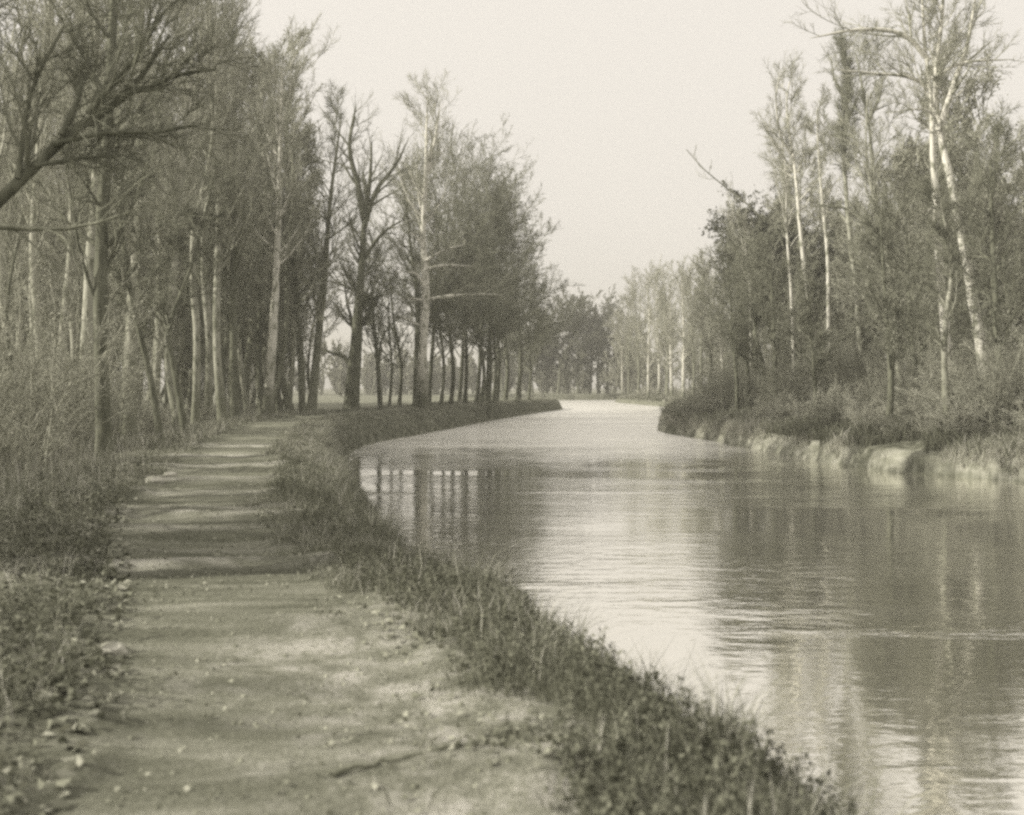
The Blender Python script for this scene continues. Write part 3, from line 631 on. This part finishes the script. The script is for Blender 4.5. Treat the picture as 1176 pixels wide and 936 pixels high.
# leafy weeds fringing the brow of the bank
parts = []
x, Y, z, dl, pm, ins, r = left_pts(5200, 2.5, 26, .25, 1.9, 1.6, 21)
k = (~ins) & (z > -1.35) & (fbm(x * .8, Y * .8, 81) > .42); p = np.stack([x, Y, z], 1)[k]; n = len(p)
h = r.uniform(.06, .20, n) * (.6 + fbm(p[:, 0], p[:, 1], 83)); a = r.uniform(0, 6.3, n); tip = p + np.stack([np.cos(a) * h * .4, np.sin(a) * h * .4, h], 1)
P = np.stack([p, (p + tip) / 2 + [0, 0, .01], tip], 1); V, F = tubes(P, np.full((n, 3), .0022), 3); parts.append((V, F, M_twigd))
q = n * 9; idx = r.integers(0, n, q); t = r.uniform(.25, 1.05, q)[:, None]; lp = p[idx] * (1 - t) + tip[idx] * t + r.normal(size=(q, 3)) * .016
V, F = leafs(lp, np.full(q, .032), r); parts.append((V, F, M_weed))
cover('bank_weeds', 'low leafy weeds fringing the brow of the canal bank', parts, 'weeds')
x, Y, z, dl, pm, ins, r = left_pts(5200, 2.5, 22, 3.9, 8, 1.5, 22)
k = (fbm(x * .9, Y * .9, 82) > .44); p = np.stack([x, Y, z], 1)[k]; n = len(p)
h = r.uniform(.05, .22, n); a = r.uniform(0, 6.3, n); tip = p + np.stack([np.cos(a) * h * .7, np.sin(a) * h * .7, h], 1)
P = np.stack([p, (p + tip) / 2 + [0, 0, .02], tip], 1); V, F = tubes(P, np.full((n, 3), .0025), 3); parts2 = [(V, F, M_twigd)]
q = n * 8; idx = r.integers(0, n, q); t = r.uniform(.2, 1.05, q)[:, None]; lp = p[idx] * (1 - t) + tip[idx] * t + r.normal(size=(q, 3)) * .03
V, F = leafs(lp, np.full(q, .05), r, .4); parts2.append((V, F, M_weed))
cover('verge_weeds', 'low leafy plants among fallen leaves on the left verge', parts2, 'weeds')
# tall dry stalks
parts = []
for (n, y0, y1, d0, d1, h0, h1, seed, thr) in ((900, 3, 22, .5, 1.6, .12, .3, 25, .48), (5200, 4, 34, 5.6, 10, .25, .85, 26, .46), (500, 12, 24, 4.3, 5.6, .2, .5, 27, .55)):
    x, Y, z, dl, pm, ins, r = left_pts(n, y0, y1, d0, d1, 1.2, seed)
    k = (~ins) & (fbm(x * .7, Y * .7, 91) > thr); p = np.stack([x, Y, z], 1)[k]; hh = r.uniform(h0, h1, len(p)); V, F = blades(p, hh, np.full(len(p), .0045), r, .3); parts.append((V, F, M_straw))
    if h1 > .6:
        q = int(len(p) * .5); hb = r.uniform(h0, h1, q); V, F = blades(p[:q] + r.normal(size=(q, 3)) * [.1, .1, 0], hb, np.full(q, .006), r, .4); parts.append((V, F, M_grass))
x, Y, z, dl, pm, ins, r = left_pts(150, 3.5, 42, .1, 1.1, 1.3, 28)
k = ~ins; p = np.repeat(np.stack([x, Y, z], 1)[k], 55, 0); p += r.normal(size=p.shape) * [.05, .05, 0]
V, F = blades(p, r.uniform(.12, .42, len(p)), np.full(len(p), .003), r, 1.0); parts.append((V, F, M_grass)); q = p[::3] + [0, 0, 0]
V, F = blades(q, r.uniform(.15, .5, len(q)), np.full(len(q), .003), r, 1.0); parts.append((V, F, M_straw))
cover('dry_stalks', 'thin dry grass stalks standing above the verge', parts, 'grass')
# fallen leaves
parts = []
for (n, y0, y1, d0, d1, pw, sz, seed, keep) in ((16000, 2.2, 16, 3.7, 8.5, 1.4, .075, 31, 1), (5000, 2.2, 14, 1.2, 4.4, 1.3, .03, 32, .8), (16000, 14, 60, 4.0, 16, 1.2, .10, 33, 1), (9000, 3, 24, .5, 2.2, 1.4, .05, 34, 1)):
    x, Y, z, dl, pm, ins, r = left_pts(n, y0, y1, d0, d1, pw, seed)
    k = (~ins) & (fbm(x * 1.4, Y * 1.4, 95) + .5 * (r.random(n) - .5) > .42 + .12 * pm); p = np.stack([x, Y, z + .015], 1)[k]
    V, F = leafs(p, np.full(len(p), sz), r, .65, .75); parts.append((V, F, M_litter))
cover('fallen_leaves', 'scattered dry fallen leaves over the verges and the path edge', parts, 'leaves')
x, Y, z, dl, pm, ins, r = left_pts(9000, 2.2, 22, .9, 5.2, 1.7, 35)
k = (~ins); p = np.stack([x, Y, z], 1)[k]; n = len(p); sz = .004 + .022 * r.random(n) ** 6
oc = np.array([(1, 0, 0), (0, 1, 0), (-1, 0, 0), (0, -1, 0), (0, 0, .7), (0, 0, -.7)], float)
V = (p[:, None] + oc[None] * sz[:, None, None] * r.uniform(.6, 1.4, (n, 6, 3))).reshape(-1, 3)
i6 = np.arange(n)[:, None] * 6; F = np.vstack([i6 + [0, 1, 4, 4], i6 + [1, 2, 4, 4], i6 + [2, 3, 4, 4], i6 + [3, 0, 4, 4]])
mbt = MB(); tri = F[:, :3]; mbt.add(V, tri); tag(link('loose_gravel', mbt.mesh('loose_gravel', [M_pebble], False)), 'loose pebbles and crumbs of earth strewn over the path', 'gravel', kind='stuff')
# right bank: dry grass overhanging the clay, and brush
parts = []
wi = np.array([i for i in range(len(WR) - 1) if 22 < WR[i][1] < 235]); r = np.random.default_rng(41)
def right_pts(n, d0, d1, near=True):
    sel = wi if not near else np.array([i for i in wi if WR[i][1] < 100])
    L = np.linalg.norm(WR[sel + 1] - WR[sel], axis=1); i = r.choice(sel, n, p=L / L.sum()); t = r.random(n)[:, None]; p = WR[i] * (1 - t) + WR[i + 1] * t
    v = WR[i + 1] - WR[i]; v /= np.linalg.norm(v, axis=1)[:, None]; d = r.uniform(d0, d1, n)
    x = p[:, 0] + v[:, 1] * d; y = p[:, 1] - v[:, 0] * d; T = terrain(x, y); return x, y, T[0], T[1]
for (n, d0, d1, h0, h1, mt, thr, near, w) in ((9000, .1, .8, .1, .3, M_straw, .40, True, .007), (60000, .15, 2.0, .15, .45, M_straw, .44, True, .009), (50000, .6, 7, .2, .7, M_straw, .5, True, .012), (60000, .6, 10, .2, .8, M_grass, .38, True, .014), (30000, .3, 9, .3, .9, M_grass, .36, False, .03), (16000, .2, 6, .3, .8, M_straw, .46, False, .03)):
    x, y, z, ins = right_pts(n, d0, d1, near); k = (~ins) & (z > -1.4) & (fbm(x * .3, y * .3, 61 if mt is M_straw else 66) > thr)
    p = np.stack([x, y, z], 1)[k]; V, F = blades(p, r.uniform(h0, h1, len(p)), np.full(len(p), w), r, .6); parts.append((V, F, mt))
cover('bluff_grass', 'pale dry grass and sedge matted over the clay bank on the right', parts, 'grass')

# stones at the path's left edge
def stone(x, y, s, label, seed):
    r = np.random.default_rng(seed); n, m_ = 14, 9; mb = MB()
    th = np.linspace(0, PI, m_)[:, None]; ph = np.linspace(0, 2 * PI, n, endpoint=False)[None]
    rad = 1 + .22 * np.sin(3 * ph + seed) * np.sin(th) + .16 * np.cos(5 * th + 2 * ph + seed) + .05 * r.normal(size=(m_, n)) * np.sin(th)
    V = np.stack([rad * np.sin(th) * np.cos(ph) * s, rad * np.sin(th) * np.sin(ph) * s * .8, rad * np.cos(th) * np.ones_like(ph) * s * .55], -1).reshape(-1, 3)
    i = np.arange(m_ - 1)[:, None] * n + np.arange(n)[None]; i2 = np.arange(m_ - 1)[:, None] * n + (np.arange(n)[None] + 1) % n
    mb.add(V, np.stack([i, i + n, i2 + n, i2], -1).reshape(-1, 4)); o = link('stone', mb.mesh('stone', [M_stone])); o.location = (x, y, gz(x, y) + s * .2); tag(o, label, 'stone')
stone(wx(176, 19), 19, .16, 'pale stone at the left edge of the path below the bend', 1)
stone(wx(195, 19.6), 19.6, .12, 'smaller stone right beside the pale one at the path edge', 2)
stone(wx(130, 6.9), 6.9, .09, 'half buried pale stone among the leaves at lower left', 3)

# branch-shaped stand-in for a low ridge and its shadow across the foreground path
def stick(name, label, pts, r0, seed):
    P = [(x, y, gz(x, y) + .015) for x, y in pts]; c = np.array(P); c0 = c[0].copy()
    Pl = smooth_line([tuple(p - c0) for p in c], 16)[None]; Pl += np.random.default_rng(seed).normal(size=Pl.shape) * .009
    mb = MB(); R = (r0 * (1 - .6 * np.linspace(0, 1, 17)))[None]; V, F = tubes(Pl, R, 7); mb.add(V, F)
    P1, R1 = child(Pl, R, 5, .3, 1, .5, .9, .22, 4, .1, -.05, .5, .002, np.random.default_rng(seed)); P1[..., 2] = np.maximum(P1[..., 2], -.01); V, F = tubes(P1, R1, 5); mb.add(V, F)
    o = link(name, mb.mesh(name, [M_mid])); o.location = c0; tag(o, label, 'ridge')
stick('ridge_branch', 'grey branch-shaped strip standing in for a low ridge and its shadow at the bottom of the path', [(wx(385, 4.55), 4.5), (wx(450, 4.7), 4.66), (wx(520, 4.85), 4.85), (wx(590, 5.0), 5.02)], .012, 5)

# ------------------------------------------------------------------ air
def haze():
    x0, x1, y0, y1, z0, z1 = -3300, 3300, -60, 1560, -5, 60
    V = np.array([(x, y, z) for z in (z0, z1) for y in (y0, y1) for x in (x0, x1)], float)
    F = np.array([[0, 2, 3, 1], [4, 5, 7, 6], [0, 1, 5, 4], [2, 6, 7, 3], [0, 4, 6, 2], [1, 3, 7, 5]])
    mb = MB(); mb.add(V, F)
    m = bpy.data.materials.new('haze_air'); m.use_nodes = True; nt = m.node_tree; nt.nodes.clear()
    out = nt.nodes.new('ShaderNodeOutputMaterial'); v = nt.nodes.new('ShaderNodeVolumePrincipled')
    v.inputs['Color'].default_value = (.98, .96, .88, 1); v.inputs['Density'].default_value = .0012; v.inputs['Anisotropy'].default_value = .2
    nt.links.new(v.outputs[0], out.inputs['Volume'])
    o = link('haze', mb.mesh('haze', [m], False)); tag(o, 'thin pale haze filling the air over the canal', 'haze', kind='stuff')
haze()

# ------------------------------------------------------------------ light
ELEV, AZ = math.radians(28), math.radians(-103)     # sun on the left, a little behind the camera
sd = Vector((math.sin(AZ) * math.cos(ELEV), math.cos(AZ) * math.cos(ELEV), math.sin(ELEV)))
ld = bpy.data.lights.new('sun', 'SUN'); ld.energy = 4.8; ld.angle = math.radians(.6); ld.color = (1, .95, .84)
lo = bpy.data.objects.new('sun', ld); COL.objects.link(lo); lo.rotation_euler = sd.to_track_quat('Z', 'Y').to_euler()
w = bpy.data.worlds.new('World'); sc.world = w; w.use_nodes = True; nt = w.node_tree
sky = nt.nodes.new('ShaderNodeTexSky'); sky.sky_type = 'NISHITA'; sky.sun_disc = False; sky.sun_elevation = ELEV; sky.sun_rotation = AZ; sky.dust_density = 3; sky.air_density = 1
bw = nt.nodes.new('ShaderNodeRGBToBW'); nt.links.new(sky.outputs[0], bw.inputs[0])
SKYG = 8.0
# milky overcast veil evens the clear sky out: most of it one pale tone
f = nt.nodes.new('ShaderNodeMath'); f.operation = 'MULTIPLY_ADD'; f.inputs[1].default_value = .12; f.inputs[2].default_value = SKYG * .88
nt.links.new(bw.outputs[0], f.inputs[0])
cl = nt.nodes.new('ShaderNodeTexNoise'); cl.inputs['Scale'].default_value = 2.2; cl.inputs['Detail'].default_value = 4
ml = nt.nodes.new('ShaderNodeMath'); ml.operation = 'MULTIPLY_ADD'; ml.inputs[1].default_value = .5; ml.inputs[2].default_value = -.25; nt.links.new(cl.outputs[0], ml.inputs[0])
ad = nt.nodes.new('ShaderNodeMath'); ad.operation = 'ADD'; nt.links.new(f.outputs[0], ad.inputs[0]); nt.links.new(ml.outputs[0], ad.inputs[1]); f = ad
tint = nt.nodes.new('ShaderNodeMix'); tint.data_type = 'RGBA'; tint.blend_type = 'MULTIPLY'; tint.inputs[0].default_value = 1; tint.inputs[6].default_value = (1, .945, .87, 1)
nt.links.new(f.outputs[0], tint.inputs[7])
bg = nt.nodes['Background']; nt.links.new(tint.outputs[2], bg.inputs[0]); bg.inputs[1].default_value = .10

# ------------------------------------------------------------------ camera and film
cd = bpy.data.cameras.new('camera'); cam = bpy.data.objects.new('camera', cd); COL.objects.link(cam); sc.camera = cam
cam.location = (0, 0, EYE); cam.rotation_euler = (PI / 2, 0, 0)
cd.sensor_width = 36; cd.lens = 36 * FPX / 1176; cd.shift_y = -24 / 1176; cd.clip_end = 6000; cd.clip_start = .05
cd.dof.use_dof = True; cd.dof.focus_distance = 75; cd.dof.aperture_fstop = 2.0
sc.view_settings.view_transform = 'Standard'; sc.view_settings.look = 'None'; sc.view_settings.exposure = .3; sc.view_settings.gamma = 1
sc.cycles.use_denoising = False; sc.cycles.sample_clamp_indirect = 3; sc.cycles.sample_clamp_direct = 8; sc.cycles.max_bounces = 5; sc.cycles.volume_bounces = 0; sc.cycles.diffuse_bounces = 2; sc.cycles.transmission_bounces = 2; sc.cycles.caustics_reflective = False
sc.cycles.pixel_filter_type = 'BLACKMAN_HARRIS'; sc.cycles.filter_width = 2.8
print('faces', sum(len(o.data.polygons) for o in sc.objects if o.type == 'MESH'), 'objects', len(sc.objects))
